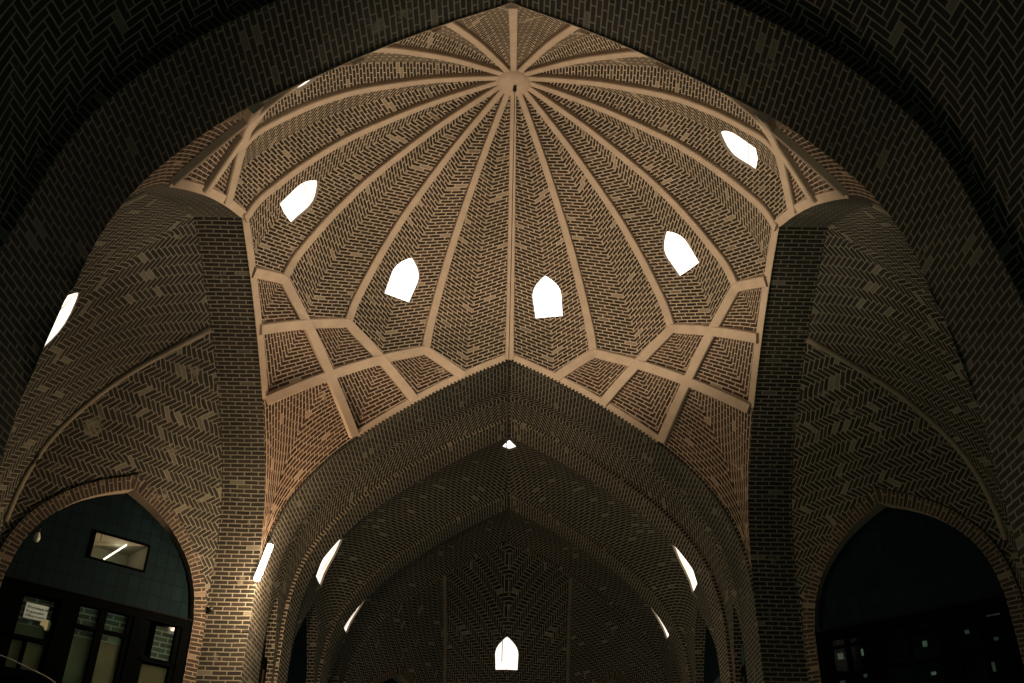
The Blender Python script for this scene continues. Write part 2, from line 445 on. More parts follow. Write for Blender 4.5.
def band(pts, width, depth, embed, mat='plaster', center=(0, 0, 1.5), taper=None, side=0.0, clamp=None):
    """ribbon of rectangular section along pts, standing proud towards the centre"""
    mb = MB(); P = [Vector(p) for p in pts]; c = Vector(center); sec = []
    for k, p in enumerate(P):
        t = (P[min(k+1, len(P)-1)]-P[max(k-1, 0)]).normalized()
        n = (c-p); n = (n-n.dot(t)*t).normalized(); s = t.cross(n)
        w = width*(taper(k/(len(P)-1)) if taper else 1)/2
        q = p+s*side
        sec.append([q-s*w-n*embed, q-s*w+n*depth*.75, q-s*w*.86+n*depth, q+s*w*.86+n*depth, q+s*w+n*depth*.75, q+s*w-n*embed])
    if clamp:
        cl = lambda p: Vector((max(-clamp, min(clamp, p.x)), max(-clamp, min(clamp, p.y)), p.z))
        sec = [[cl(p) for p in q] for q in sec]
    for e_ in (sec[0], sec[-1]): mb.poly(e_, [(0, 0)]*6, mat)
    for j in range(5):
        mb.strip([s_[j] for s_ in sec], [s_[j+1] for s_ in sec], mat)
    return mb

for k in range(16):
    pts = [az(k, r, z) for r, z in RIBP]
    band(pts, .040, .018, .01, taper=lambda t: 1-.35*t).build('rib', dome, smooth=False)
bs = MB(); bs.lathe((0, 0, 3.043), [(.0001, -.035), (.03, -.034), (.06, -.026), (.074, -.012), (.078, 0), (.078, .02)], 'plaster', 32); bs.build('boss', dome)
# net of interlaced arches below the gores
for k in range(16):
    q = k % 4
    rng = {0: (-.668, .668), 1: (-.188, .657), 2: (-.403, .403), 3: (-.657, .188)}[q]
    n = 26
    ss = [lerp(rng[0], rng[1], j/n) for j in range(n+1)]
    pts = [tri_pt(22.5*k, s) for s in ss]
    if q == 0:
        out = []
        for s in ss:
            p = tri_pt(22.5*k, s); p.z += .017; out.append(p)
        pts = [p*1 for p in out]
        pts = [Vector((p.x*.997, p.y*.997, p.z)) for p in pts]
        band(pts, .034, .010, .006, clamp=.9995).build('net_rib', dome, smooth=False)
    else:
        band(pts, .043, .018, .01, clamp=.999).build('net_rib', dome, smooth=False)
# panels
def arch_path(k, s0, s1, n=12):
    if max(abs(s0), abs(s1)) > .99:                 # down to the corner: sample by height too
        sg = 1 if s1 > 0 else -1
        seq = [p for p in PROF if p[0] > abs(s0)-1e-6]
        d = arc(seq); out = []
        a = math.radians(22.5*k); nn = Vector((math.sin(a), math.cos(a), 0)); t = Vector((math.cos(a), -math.sin(a), 0))
        for j in range(n+1):
            x = d[-1]*j/n; s = interp(d, [p[0] for p in seq], x); z = interp(d, [p[1] for p in seq], x); out.append(nn+t*(s*sg)+Vector((0, 0, z)))
        return out
    return [tri_pt(22.5*k, lerp(s0, s1, j/n)) for j in range(n+1)]
def coons(TLe, LBe, TRe, RBe, depth, uo=0):
    """edges as equally long lists: T->L, L->B, T->R, R->B; creased along T->B"""
    n = len(TLe)-1; mb = MB()
    T_, L_, R_, B_ = TLe[0], TLe[-1], TRe[-1], LBe[-1]
    lTL = sum((TLe[j+1]-TLe[j]).length for j in range(n))*S; lTR = sum((TRe[j+1]-TRe[j]).length for j in range(n))*S
    lLB = sum((LBe[j+1]-LBe[j]).length for j in range(n))*S; lRB = sum((RBe[j+1]-RBe[j]).length for j in range(n))*S
    def at(E, t):
        x = t*n; i = min(int(x), n-1); return E[i].lerp(E[i+1], x-i)
    def P(a, b_):
        p = (1-b_)*at(TLe, a)+b_*at(RBe, a)+(1-a)*at(TRe, b_)+a*at(LBe, b_)-((1-a)*(1-b_)*T_+a*(1-b_)*L_+(1-a)*b_*R_+a*b_*B_)
        f = min(a, b_)*(1-max(a, b_))*4*depth
        o = Vector((p.x, p.y, 0)).normalized()*.9+Vector((0, 0, .45))
        return p+o*f
    for half_ in (0, 1):
        vs, uvs = {}, {}
        for i in range(n+1):
            for j in range(i+1):
                a, b_ = (i/n, j/n) if half_ == 0 else (j/n, i/n)
                vs[i, j] = P(a, b_); uvs[i, j] = (((j/n)*(lLB if half_ == 0 else lRB))+uo, -(i/n)*(lTL if half_ == 0 else lTR))
        base = len(mb.v); idx = {}
        for key in vs: idx[key] = len(mb.v); mb.v.append(tuple(vs[key]))
        mi = mb._mi('panel')
        for i in range(n):
            for j in range(i+1):
                f = [(i, j), (i+1, j), (i+1, j+1)]; mb.f.append(tuple(idx[q] for q in f)); mb.uv.append([uvs[q] for q in f]); mb.m.append(mi)
                if j < i:
                    f = [(i, j), (i+1, j+1), (i, j+1)]; mb.f.append(tuple(idx[q] for q in f)); mb.uv.append([uvs[q] for q in f]); mb.m.append(mi)
    return mb
t1_, t2_, t3_ = TAN(11.25), TAN(22.5), TAN(33.75)
def star_edge(i_from, i_to):
    pass
def seg(k, s0, s1): return arch_path(k, s0, s1)
for Q in range(4):
    K = 4*Q
    # r(i): apex of arch i.  arch i runs s>0 clockwise (towards higher i)
    defs = []
    for i in (1, 2, 3):       # rhombs r_i - m(i-.5) - n_i - m(i+.5)
        # r_i -> m(i-.5) along arch i (s<0);  m(i-.5)->n_i along arch i-1 (s>0);  r_i->m(i+.5) along arch i (s>0); m(i+.5)->n_i along arch i+1 (s<0)
        defs.append((seg(K+i, 0, -t1_), seg(K+i-1, t1_, t2_), seg(K+i, 0, t1_), seg(K+i+1, -t1_, -t2_), .018))
    for i in (1.5, 2.5):      # m_i - n(i-.5) - o_i - n(i+.5)
        a, b_ = i-.5, i+.5    # arches crossing at m_i
        # m_i -> n(i-.5): along arch b (s from -t1 to -t2);  n(i-.5)->o_i: along arch a-1 (s t2->t3)
        defs.append((seg(K+int(b_), -t1_, -t2_), seg(K+int(a)-1, t2_, t3_), seg(K+int(a), t1_, t2_), seg(K+int(b_)+1, -t2_, -t3_), .02))
    # n2 - o1.5 - corner - o2.5
    defs.append((seg(K+3, -t2_, -t3_), seg(K+0, t3_, 1), seg(K+1, t2_, t3_), seg(K+4, -t3_, -1), .015))
    for d_ in defs:
        coons(*d_[:4], d_[4], random.random()*.2).build('net_panel', dome)

# ------------------------------------------------------------------ big arches
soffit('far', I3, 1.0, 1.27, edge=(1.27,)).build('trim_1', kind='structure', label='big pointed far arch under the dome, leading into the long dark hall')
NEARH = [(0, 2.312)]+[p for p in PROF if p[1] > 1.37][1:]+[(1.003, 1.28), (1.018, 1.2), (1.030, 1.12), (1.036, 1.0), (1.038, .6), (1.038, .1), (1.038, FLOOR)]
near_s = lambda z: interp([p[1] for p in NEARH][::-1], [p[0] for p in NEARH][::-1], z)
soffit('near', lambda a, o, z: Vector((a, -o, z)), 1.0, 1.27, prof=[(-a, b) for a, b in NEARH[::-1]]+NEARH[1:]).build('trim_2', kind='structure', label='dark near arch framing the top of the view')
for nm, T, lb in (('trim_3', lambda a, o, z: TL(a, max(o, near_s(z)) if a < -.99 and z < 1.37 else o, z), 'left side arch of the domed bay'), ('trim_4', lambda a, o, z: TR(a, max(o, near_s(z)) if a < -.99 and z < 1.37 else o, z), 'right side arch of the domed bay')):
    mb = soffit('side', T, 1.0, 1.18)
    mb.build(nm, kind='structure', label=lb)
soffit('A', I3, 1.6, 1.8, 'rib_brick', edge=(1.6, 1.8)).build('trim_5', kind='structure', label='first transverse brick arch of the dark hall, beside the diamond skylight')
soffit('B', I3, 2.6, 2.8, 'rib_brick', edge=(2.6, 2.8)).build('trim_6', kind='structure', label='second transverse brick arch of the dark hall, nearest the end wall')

# dentilled brick edge along the far and near arch arris
def dentils(T, name, y, step, flip, s_lo=0):
    mb = MB(); d = arc(half[:len(PROF)]); x = step*.6
    P = PROF
    while x < d[-1]:
        s = interp(d, [p[0] for p in P], x); z = interp(d, [p[1] for p in P], x)
        s2 = interp(d, [p[0] for p in P], x+.01); z2 = interp(d, [p[1] for p in P], x+.01)
        t = Vector((s2-s, z2-z)); 
        if t.length < 1e-6: break
        t.normalize(); n = Vector((t.y, -t.x))   # downward/inward normal
        if n.y > 0: n = -n
        for sg in (-1, 1):
            w = step*.55
            a0 = Vector((s, z)); 
            def P3(q, yy): return T(sg*q.x, yy, q.y)
            o = P3(a0-n*.004, y-.006*flip)
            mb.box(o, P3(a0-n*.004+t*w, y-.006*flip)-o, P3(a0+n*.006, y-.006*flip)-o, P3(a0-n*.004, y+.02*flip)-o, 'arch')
        x += step
    return mb

for nm, T in (('trim_1', I3),):
    dentils(T, nm, 1.0, .0185, 1).build('brick_edge', bpy.data.objects[nm], smooth=False)

# ------------------------------------------------------------------ octagonal recesses (left, right, end apse)
ZT = z_of(t2_)
def Dp(t, z, o):            # (lat,out) of the 45 degree wall: t from the jamb, o outward
    return (1-t/R2+o/R2, t/R2+o/R2, z)
def diag_pt(t, z, extra=0):
    s = s_of(z) if z > 1.25 else 1.0
    return Dp(t, z, (s-1)/R2+extra)
INTR = spline([(0, 1.495), (.10, 1.45), (.20, 1.385), (.29, 1.29), (.34, 1.19), (.365, 1.07)], 4)+[(.368, .9), (.368, .5), (.368, .0), (.368, FLOOR)]
EXTR = offset_prof(INTR, .05)
EXTR[0] = (0, INTR[0][1]+.06)
TC = .414
def sym(P): return [(TC-a, z) for a, z in P[::-1]]+[(TC+a, z) for a, z in P[1:]]
def recess(name, T, out0, mats, label, window=None, doors=(True, False), centre_door=False, ribmat='roll', wlabel=''):
    root = empty(name, tuple(T(0, out0, FLOOR)), label, 'structure')
    F = lambda lat, out, z: T(lat, out0+out, z)
    upper, lower = mats
    info = []
    for side, has in ((1, doors[0]), (-1, doors[1])):
        G = lambda t, z, e=0: (lambda q: F(q[0]*side, q[1], q[2]))(diag_pt(t, z, e))
        zs = [z for s, z in PROF if s >= t2_-1e-6]
        Lf = [(TC-(s_of(z)-t2_)*.7071, z) for z in zs]; Rt = [(TC+(s_of(z)-t2_)*.7071, z) for z in zs]
        outl = [(0, FLOOR)]+[(0, z) for z in (.2, .7, 1.0)]+Lf[::-1]+Rt[1:]+[(.8284, z) for z in (1.0, .7, .2)]+[(.8284, FLOOR)]
        hole = []
        mb = MB()
        if has:
            e = sym(EXTR); e = [(min(max(a, .001), .8274), z) for a, z in e]
            base = [(a, z) for a, z in e if z > FLOOR+.001]
            outl2 = [(0, FLOOR)]+[(0, z) for z in (.2, .7, 1.0)]+Lf[::-1]+Rt[1:]+[(.8284, z) for z in (1.0, .7, .2)]+[(.8284, FLOOR)]+[(e[-1][0], FLOOR)]+base[::-1]+[(e[0][0], FLOOR)]
            mb.patch(outl2, [], .06, lambda t, z: G(t, z), lower, lambda t, z: (t*S*side, z*S))
        else:
            mb.patch(outl, [], .06, lambda t, z: G(t, z), lower, lambda t, z: (t*S*side, z*S))
        mb.build('diagonal_wall', root)
        if has:
            I_, E_ = sym(INTR), [(min(max(a, -.004), .832), z) for a, z in sym(EXTR)]
            r = MB()
            A = [G(t, z, -.008) for t, z in I_]; B = [G(t, z, -.008) for t, z in E_]
            r.strip(A, B, 'surround', .17)
            r.strip(B, [G(t, z, .01) for t, z in E_], 'surround', .03)
            r.build('arch_surround', root)
            rv = MB()
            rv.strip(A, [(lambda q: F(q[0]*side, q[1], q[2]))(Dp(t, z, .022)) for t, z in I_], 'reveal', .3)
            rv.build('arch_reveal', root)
            info.append((side, F))
    # vertical lower part + rising crown of the centre
    n = 16
    rp = [p for p in PROF if p[0] >= t2_-1e-6][::-1]
    rp = [(1.0, FLOOR), (1.0, .3), (1.0, .9)]+rp
    d = arc(rp)
    def cen(y, x):
        s = interp(d, [p[0] for p in rp], x); z = interp(d, [p[1] for p in rp], x)
        w = max(0, min(1, (1-s)/(1-t2_))); w = w*w*(3-2*w)
        return F(y, s-t2_, z+(z_of(abs(y))-ZT)*w)
    holes = []
    if window:
        zb, zt, hw, yc = window
        xb = next(x for x in [j*.002 for j in range(1400)] if interp(d, [p[1] for p in rp], x) >= zb)
        xt = next(x for x in [j*.002 for j in range(1400)] if interp(d, [p[1] for p in rp], x) >= zt)
        sh = win_shape(hw, xt-xb); hole = [(yc+u, xb+v) for u, v in sh]+[(yc-u, xb+v) for u, v in sh[1:-1]][::-1]
        holes = [hole]
    mb = MB(); yy = [t2_*j/5 for j in range(-5, 6)]
    outl = [(y, 0) for y in yy]+[(t2_, d[-1]*j/30) for j in range(1, 31)]+[(y, d[-1]) for y in yy[::-1][1:]]+[(-t2_, d[-1]*j/30) for j in range(29, 0, -1)]
    mb.patch(outl, holes, .05, cen, upper, (lambda y, x: (abs(y)*S, interp(d, [p[1] for p in rp], x)*S)) if name == 'wall_far' else (lambda y, x: (y*S, x*S)))
    mb.build('crown_vault', root)
    if window:
        L3 = [cen(y, x) for y, x in hole]
        dv = F(0, 1, 0)-F(0, 0, 0)
        make_window(L3, dv*(.02 if name == 'wall_far' else .005), wlabel, [(0, len(L3)//2)], 'sky')
    for sg in (-1, 1):
        pts = [F(sg*t2_, s-t2_, z) for s, z in rp if z > 1.2]
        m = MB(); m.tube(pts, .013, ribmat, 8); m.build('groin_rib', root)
    return root, info, F

wl, infoL, FL = recess('wall_left', TL, 1.18, ('herring', 'herring2'), 'left herringbone recess with a pointed shop arch', window=(1.62, 1.83, .085, -.045), doors=(True, False), wlabel='sliver of an arched window at the far left beside the near arch')
wr, infoR, FR = recess('wall_right', TR, 1.18, ('herring', 'herring2'), 'right herringbone recess with a pointed shop arch', window=None, doors=(True, False))
wf, infoF, FF = recess('wall_far', I3, 3.4, ('herring_far', 'herring_far'), 'herringbone apse closing the far end of the dark hall', window=(1.585, 1.738, .078, 0.0), doors=(True, True), wlabel='small arched window at the far end wall, low in the middle')

# ------------------------------------------------------------------ nave cells
def cell(y0, y1, bulge, sidearch, win=None, sky=None, mat='nave', label='', hw=.3, apex=1.5, wl=None):
    mb = MB(); yc = (y0+y1)/2; hh = (y1-y0)/2
    P = PROF+[(1.0, 1.0), (1.0, .5), (1.0, FLOOR)]; d = arc(P)
    def pt(sg, y, x):
        s = interp(d, [p[0] for p in P], x); z = interp(d, [p[1] for p in P], x)
        k = max(0, 1-((y-yc)/hh)**2)*bulge
        f = max(0, min(1, (z-1.35)/.4)); k *= f*f*(3-2*f)
        nx, nz = .75*min(1, s*1.6), .75
        e = min(1, s*12)
        return Vector((sg*(s+(.015+k*nx)*e), y, z+.014+k*nz))
    ny = max(4, int((y1-y0)/.06)); shapes = {}
    for sg in (-1, 1):
        outl = [(lerp(y0, y1, j/ny), 0) for j in range(ny+1)]+[(y1, d[-1]*j/40) for j in range(1, 41)]
        hole = []
        dz = lambda z: interp([-p[1] for p in P], d, -z)
        if sidearch:
            H = spline([(0, apex), (hw*.45, apex-.09), (hw*.85, apex-.26), (hw, apex-.42)], 4)+[(hw, .6), (hw, FLOOR)]
            up = [(yc+a, dz(z)) for a, z in H[::-1]]+[(yc-a, dz(z)) for a, z in H[1:]]
            outl += [(yc+hw, d[-1])]+up[1:-1]+[(yc-hw, d[-1])]
            shapes[sg] = [(yc+a, z) for a, z in H[::-1]]+[(yc-a, z) for a, z in H[1:]]
        outl += [(y0, d[-1]*j/40) for j in range(40, 0, -1)]
        holes = []
        if win:
            zb, zt, w_, yw = win
            xb, xt = dz(zb), dz(zt)
            sh = win_shape(w_, xb-xt); h = [(yw+u, xb-v) for u, v in sh]+[(yw-u, xb-v) for u, v in sh[1:-1]][::-1]
            holes.append(h)
        if sky:
            # notch at the ridge
            yk, a_, b_ = sky
            outl = [p for p in outl if not (p[1] == 0 and abs(p[0]-yk) < a_)]
            k = next(i for i, p in enumerate(outl) if p[0] > yk)
            outl = outl[:k]+[(yk-a_, 0), (yk, b_), (yk+a_, 0)]+outl[k:]
        mb.patch(outl, holes, .055, lambda y, x: pt(sg, y, x), mat, lambda y, x: (y*S, (x+(.6*(hh-abs(y-yc)) if hh < .2 else .5*(y-y0)))*S))
        for h in holes:
            make_window([pt(sg, y, x) for y, x in h], (sg*.010, 0, .004), wl[0 if sg < 0 else 1], [(0, len(h)//2)] if len(h) > 6 else None, 'sky')
    if sky:
        yk, a_, b_ = sky
        L3 = [pt(1, yk-a_, 0), pt(1, yk, b_), pt(1, yk+a_, 0), pt(-1, yk, b_)]
        make_window(L3, (0, 0, .004), 'small diamond skylight in the crown of the dark hall vault', [(0, 2)], 'sky_white')
    o = mb.build('ceiling', kind='structure', label=label)
    for sg in (-1, 1):
        if not sidearch: continue
        A = [Vector((sg*(s_of(z)+.015 if z > 1.25 else 1.015), y, z+.012)) for y, z in shapes[sg]]
        A = [pt(sg, y, interp([-p[1] for p in P], d, -z)) for y, z in shapes[sg]]
        B = [Vector((sg*1.06, p.y, p.z)) for p in A]
        r = MB(); r.strip(A, B, mat, .35); r.build('opening_reveal', o)
    return shapes, pt

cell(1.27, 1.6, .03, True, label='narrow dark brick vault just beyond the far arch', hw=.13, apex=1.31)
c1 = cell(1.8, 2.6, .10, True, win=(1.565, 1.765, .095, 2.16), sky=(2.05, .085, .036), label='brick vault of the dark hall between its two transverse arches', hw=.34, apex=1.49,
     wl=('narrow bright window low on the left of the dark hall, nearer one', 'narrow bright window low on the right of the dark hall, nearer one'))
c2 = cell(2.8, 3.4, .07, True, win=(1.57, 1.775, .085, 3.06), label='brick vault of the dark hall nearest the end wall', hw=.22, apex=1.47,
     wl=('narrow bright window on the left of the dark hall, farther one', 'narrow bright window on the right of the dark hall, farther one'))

# shop fronts in the hall's side openings
doorno = 2
def hall_front(sg, yc, hw, label, slats=False):
    global doorno; doorno += 1
    x = sg*1.055
    mb = MB(); mb.box((x, yc-hw-.03, FLOOR), (sg*.02, 0, 0), (0, 2*hw+.06, 0), (0, 0, 1.55-FLOOR), 'tile')
    o = mb.build('door_%d' % doorno, kind='structure', label=label, smooth=False)
    f = MB()
    f.box((x-sg*.015, yc-hw-.02, 1.03), (sg*.02, 0, 0), (0, 2*hw+.04, 0), (0, 0, .035), 'wood_edge')
    for y in (yc-hw*.98, yc-hw*.33, yc+hw*.33, yc+hw*.95):
        f.box((x-sg*.015, y-.01, FLOOR), (sg*.02, 0, 0), (0, .02, 0), (0, 0, 1.03-FLOOR), 'wood_edge')
    f.box((x-sg*.012, yc-hw, .9), (sg*.014, 0, 0), (0, 2*hw, 0), (0, 0, .015), 'wood_edge')
    f.build('frame', o, smooth=False)
    p = MB()
    if slats:
        y = yc-hw
        while y < yc+hw:
            p.box((x-sg*.01, y, .2), (sg*.01, 0, 0), (0, .025, 0), (0, 0, .95), 'slat'); y += .045
        p.build('shutter', o, smooth=False)
    else:
        p.box((x-sg*.006, yc-hw*.9, .2), (sg*.006, 0, 0), (0, 1.8*hw, 0), (0, 0, .82), 'board')
        p.build('panel', o, smooth=False)
hall_front(-1, 1.435, .13, 'tall narrow shop front in the first left opening of the hall')
hall_front(1, 1.435, .13, 'tall narrow shop front in the first right opening of the hall', True)
hall_front(-1, 2.2, .34, 'dark shop front in the wide left opening of the hall')
hall_front(1, 2.2, .34, 'slatted dark shutter in the wide right opening of the hall', True)
hall_front(-1, 3.1, .22, 'dark shop front in the last left opening of the hall')
hall_front(1, 3.1, .22, 'dark shop front in the last right opening of the hall')

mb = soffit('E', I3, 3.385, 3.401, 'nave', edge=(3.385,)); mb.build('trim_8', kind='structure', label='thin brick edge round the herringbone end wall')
# the camera's own bay
mb = MB(); P = NEARH; d = arc(P)
for sg in (-1, 1):
    ys = [-1.27-.09*j for j in range(25)]
    mb.grid(lambda k, y: Vector((sg*(P[k][0]+.03), y, P[k][1]+.03)), list(range(len(P))), ys, 'herring_near', lambda k, y: (y*S, d[k]*S))
mb.build('ceiling', kind='structure', label='dark herringbone vault overhead beyond the near arch')
mb = MB()
for sg in (-1, 1):      # face of the near arch stepping up to that vault
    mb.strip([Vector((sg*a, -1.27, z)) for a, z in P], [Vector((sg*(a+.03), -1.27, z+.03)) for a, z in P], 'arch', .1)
mb.build('trim_7', kind='structure', label='stepped outer edge of the near arch')

mb = MB(); mb.box((-2.4, -4.2, FLOOR-.03), (4.8, 0, 0), (0, 8.6, 0), (0, 0, .03), 'floor'); mb.build('floor', kind='structure', smooth=False)

# ------------------------------------------------------------------ shop doors in the two visible arches
DT = .009
def door_infill(no, F, label, panes, extra=None, rect=None, side=1):
    def G(t, z, o=.05): q = Dp(t+DT, z-.010, o-.03); return F(q[0]*side, q[1], q[2])
    inn = [(TC+(a-TC)*.998, z) for a, z in sym(INTR)]
    root = empty('door_%d' % no, tuple(G(TC, FLOOR, .05)), label, 'structure')
    up = [(a, z) for a, z in inn if z > 1.09]
    up = [(up[0][0], 1.075)]+up+[(up[-1][0], 1.075)]
    mb = MB(); holes = [[(rect[0], rect[2]), (rect[1], rect[2]), (rect[1], rect[3]), (rect[0], rect[3])]] if rect else []
    up = [(a-DT, z+.010) for a, z in up]; up[0] = (up[0][0], 1.075); up[-1] = (up[-1][0], 1.075)
    mb.patch(up, holes, .1, lambda t, z: G(t, z, .05), 'tile', lambda t, z: (t*S, z*S)); mb.build('tiled_infill', root, smooth=False)
    def bx(m, t0, t1, z0, z1, o0, o1, mat):
        p = G(t0, z0, o0); m.box(p, G(t1, z0, o0)-p, G(t0, z0, o1)-p, G(t0, z1, o0)-p, mat)
    fr = MB()
    bx(fr, .022, .772, 1.045, 1.075, .03, .06, 'wood')
    bx(fr, .022, .772, 1.075, 1.080, .026, .05, 'wood_edge')
    for a, b_ in ((.022, .075), (.235, .272), (.515, .552), (.735, .772)):
        bx(fr, a, b_, FLOOR, 1.045, .03, .06, 'wood')
    bx(fr, .022, .772, FLOOR, FLOOR+.12, .035, .06, 'wood')
    fr.build('frame', root, smooth=False)
    gl = MB()
    for (t0, t1, z0, z1) in ((.075, .235, FLOOR+.12, 1.045), (.272, .515, FLOOR+.12, 1.045), (.552, .736, FLOOR+.12, 1.045)):
        bx(gl, t0, t1, z0, z1, .046, .048, 'glass')
    gl.build('glass', root, smooth=False)
    bars = MB()
    for (t0, t1, z0, z1) in panes: bx(bars, t0, t1, z0, z1, .036, .052, 'wood')
    bars.build('glazing_bars', root, smooth=False)
    return root, G, bx

FL1 = FL; FR1 = FR
# left door
lp = [(.075, .235, .895, .912), (.075, .095, FLOOR+.12, 1.045), (.205, .235, FLOOR+.12, 1.045),
      (.376, .402, FLOOR+.12, 1.045), (.272, .292, FLOOR+.12, 1.045), (.478, .515, FLOOR+.12, 1.045), (.272, .515, .966, .977),
      (.552, .753, .886, .900), (.552, .564, FLOOR+.12, 1.045), (.68, .736, FLOOR+.12, 1.045), (.628, .638, .78, .886), (.552, .753, .76, .79)]
d1, GL, bxL = door_infill(1, FL1, 'dark tiled shop front with glazed doors under the left pointed arch', lp, rect=(.272, .486, 1.225, 1.322))
def sheet(G, t0, t1, z0, z1, o, mat, name, parent, label=None, th=.001):
    m = MB(); p = G(t0, z0, o); m.box(p, G(t1, z0, o)-p, G(t0, z0, o+th)-p, G(t0, z1, o)-p, mat)
    return m.build(name, parent, smooth=False, label=label)
# boards seen through the glass; painted brick stands in for the bay's reflection
sheet(GL, .563, .680, .89, .94, .052, 'card2', 'board', d1)
sheet(GL, .565, .690, .79, .885, .052, 'card', 'board', d1, 'brown board')
sheet(GL, .402, .478, .3, .936, .052, 'card2', 'board', d1)
sheet(GL, .292, .376, .3, .934, .052, 'card', 'board', d1, 'brown board')
sheet(GL, .095, .205, .3, .890, .052, 'card', 'board', d1, 'brown board')
m = MB()
for (t0, t1, z0, z1) in ((.402, .478, .936, 1.045), (.292, .376, .934, 1.045), (.095, .170, .91, 1.036), (.563, .680, .94, 1.035)):
    p = GL(t0, z0, .0535); q = GL(t1, z0, .0535); r = GL(t1, z1, .0535); s_ = GL(t0, z1, .0535)
    m.poly([p, q, r, s_], [(t0*S, z0*S), (t1*S, z0*S), (t1*S, z1*S), (t0*S, z1*S)], 'behind')
m.build('reflected_wall', d1, smooth=False)
bk = MB(); bxL(bk, .06, .77, FLOOR, 1.05, .056, .06, 'wood'); bk.build('backing', d1, smooth=False)
# lit room behind the high glass
rb = MB()
a, b_, z0, z1, dp = .272, .486, 1.225, 1.322, .16
rb.poly([GL(a, z0, dp+.05), GL(b_, z0, dp+.05), GL(b_, z1, dp+.05), GL(a, z1, dp+.05)], [(0, 0)]*4, 'room')
for (p, q) in (((a, z0), (b_, z0)), ((b_, z0), (b_, z1)), ((b_, z1), (a, z1)), ((a, z1), (a, z0))):
    rb.poly([GL(*p, .05), GL(*q, .05), GL(*q, dp+.05), GL(*p, dp+.05)], [(0, 0)]*4, 'room')
rb.build('lit_recess', d1, smooth=False)
wf_ = MB()
for (t0, t1, q0, q1) in ((a-.006, b_+.006, z0-.006, z0), (a-.006, b_+.006, z1, z1+.006), (a-.006, a, z0, z1), (b_, b_+.006, z0, z1)):
    bxL(wf_, t0, t1, q0, q1, .042, .054, 'wood')
bxL(wf_, .462, .4635, 1.295, 1.322, .046, .049, 'wood')
wf_.build('high_window_frame', d1, smooth=False)
tb = MB(); tb.tube([GL(.424, 1.236, .075), GL(.345, 1.318, .085)], .0035, 'tube', 8)
tb.tube([GL(.428, 1.232, .075), GL(.424, 1.236, .075)], .004, 'black', 8)
tb.build('fluorescent_tube', label='lit fluorescent tube behind the high glass panel above the left shop doors', cat='lamp')
# notice sheets on the left door glass
nt_ = sheet(GL, .585, .664, .960, 1.013, .043, 'paper', 'notice_sheet', None)
tag(nt_, 'white handwritten notice sheet taped inside the leftmost shop door pane', cat='notice')
def lettering(parent, G, text, t, z, size, o=.0425):
    cu = bpy.data.curves.new('lettering', 'FONT'); cu.body = text; cu.size = size*S; cu.extrude = .0005; cu.align_x = 'LEFT'
    ob = bpy.data.objects.new('lettering', cu); C.objects.link(ob); cu.materials.append(M['ink'])
    P0 = W(G(t, z, o)); X = (W(G(t-.1, z, o))-P0).normalized(); Z = Vector((0, 0, 1)); N = X.cross(Z)
    mt = Matrix((X, Z, N)).transposed().to_4x4(); mt.translation = P0-Vector(parent['_o'])
    bpy.context.view_layer.update()
    me = bpy.data.meshes.new_from_object(ob); bpy.data.objects.remove(ob)
    ob = bpy.data.objects.new('lettering', me); C.objects.link(ob)
    ob.parent = parent; ob.matrix_local = mt
for k, (tx, zz) in enumerate((('Workshop of', .995), ('Preparation', .980), ('Office hours', .966))):
    lettering(nt_, GL, tx, .659, zz, .0135)
tp = MB()
pts = [(.600, .958), (.582, .968), (.566, .966), (.562, .950), (.566, .932), (.582, .932), (.586, .943), (.602, .946)]
tp.poly([GL(t, z, .042) for t, z in pts], [(0, 0)]*8, 'paper2'); tp.poly([GL(t, z, .0415) for t, z in pts], [(0, 0)]*8, 'paper2')
tp.build('torn_note', smooth=False, label='torn yellowish paper scrap at the corner of the white notice', cat='paper')

# right door: small paned double leaves
rp_ = []
for (t0, t1) in ((.075, .235), (.272, .515), (.552, .753)):
    mid = (t0+t1)/2
    rp_ += [(mid-.008, mid+.008, FLOOR+.12, 1.045), (t0, t1, .905, .918), (t0, t1, 1.008, 1.018), (t0, t1, .70, .72), (t0, t0+.016, FLOOR+.12, 1.045), (t1-.016, t1, FLOOR+.12, 1.045)]
d2, GR, bxR = door_infill(2, FR1, 'dark tiled shop front with small paned doors under the right pointed arch', rp_)
bk = MB(); bxR(bk, .06, .77, FLOOR, 1.05, .075, .08, 'tile'); bk.build('backing', d2, smooth=False)
gi = MB()
for (t, z, w, h) in ((.108, .985, .022, .022), (.205, .985, .022, .024), (.44, .975, .016, .02), (.597, .99, .014, .012), (.642, .96, .012, .03), (.64, 1.03, .014, .012), (.10, .89, .02, .01), (.2, .9, .024, .012), (.69, .95, .014, .01), (.66, .86, .01, .03), (.45, .87, .016, .01), (.70, 1.03, .05, .006)):
    p = GR(t-w/2, z-h/2, .07); gi.box(p, GR(t+w/2, z-h/2, .07)-p, GR(t-w/2, z-h/2, .074)-p, GR(t-w/2, z+h/2, .07)-p, 'paper')
gi.build('papers_behind_glass', d2, smooth=False)
# apse doors
for sd, no, lb in ((1, 20, 'dark arch infill right of the end window'), (-1, 21, 'dark arch infill left of the end window')):
    G = lambda t, z, o=.05: (lambda q: FF(q[0]*sd, q[1], q[2]))(Dp(t, z, o))
    mb = MB(); inn = sym(INTR)
    mb.patch(inn, [], .3, lambda t, z: G(t, z, .06), 'tile', lambda t, z: (t*S, z*S)); mb.build('door_%d' % no, kind='structure', label=lb, smooth=False)

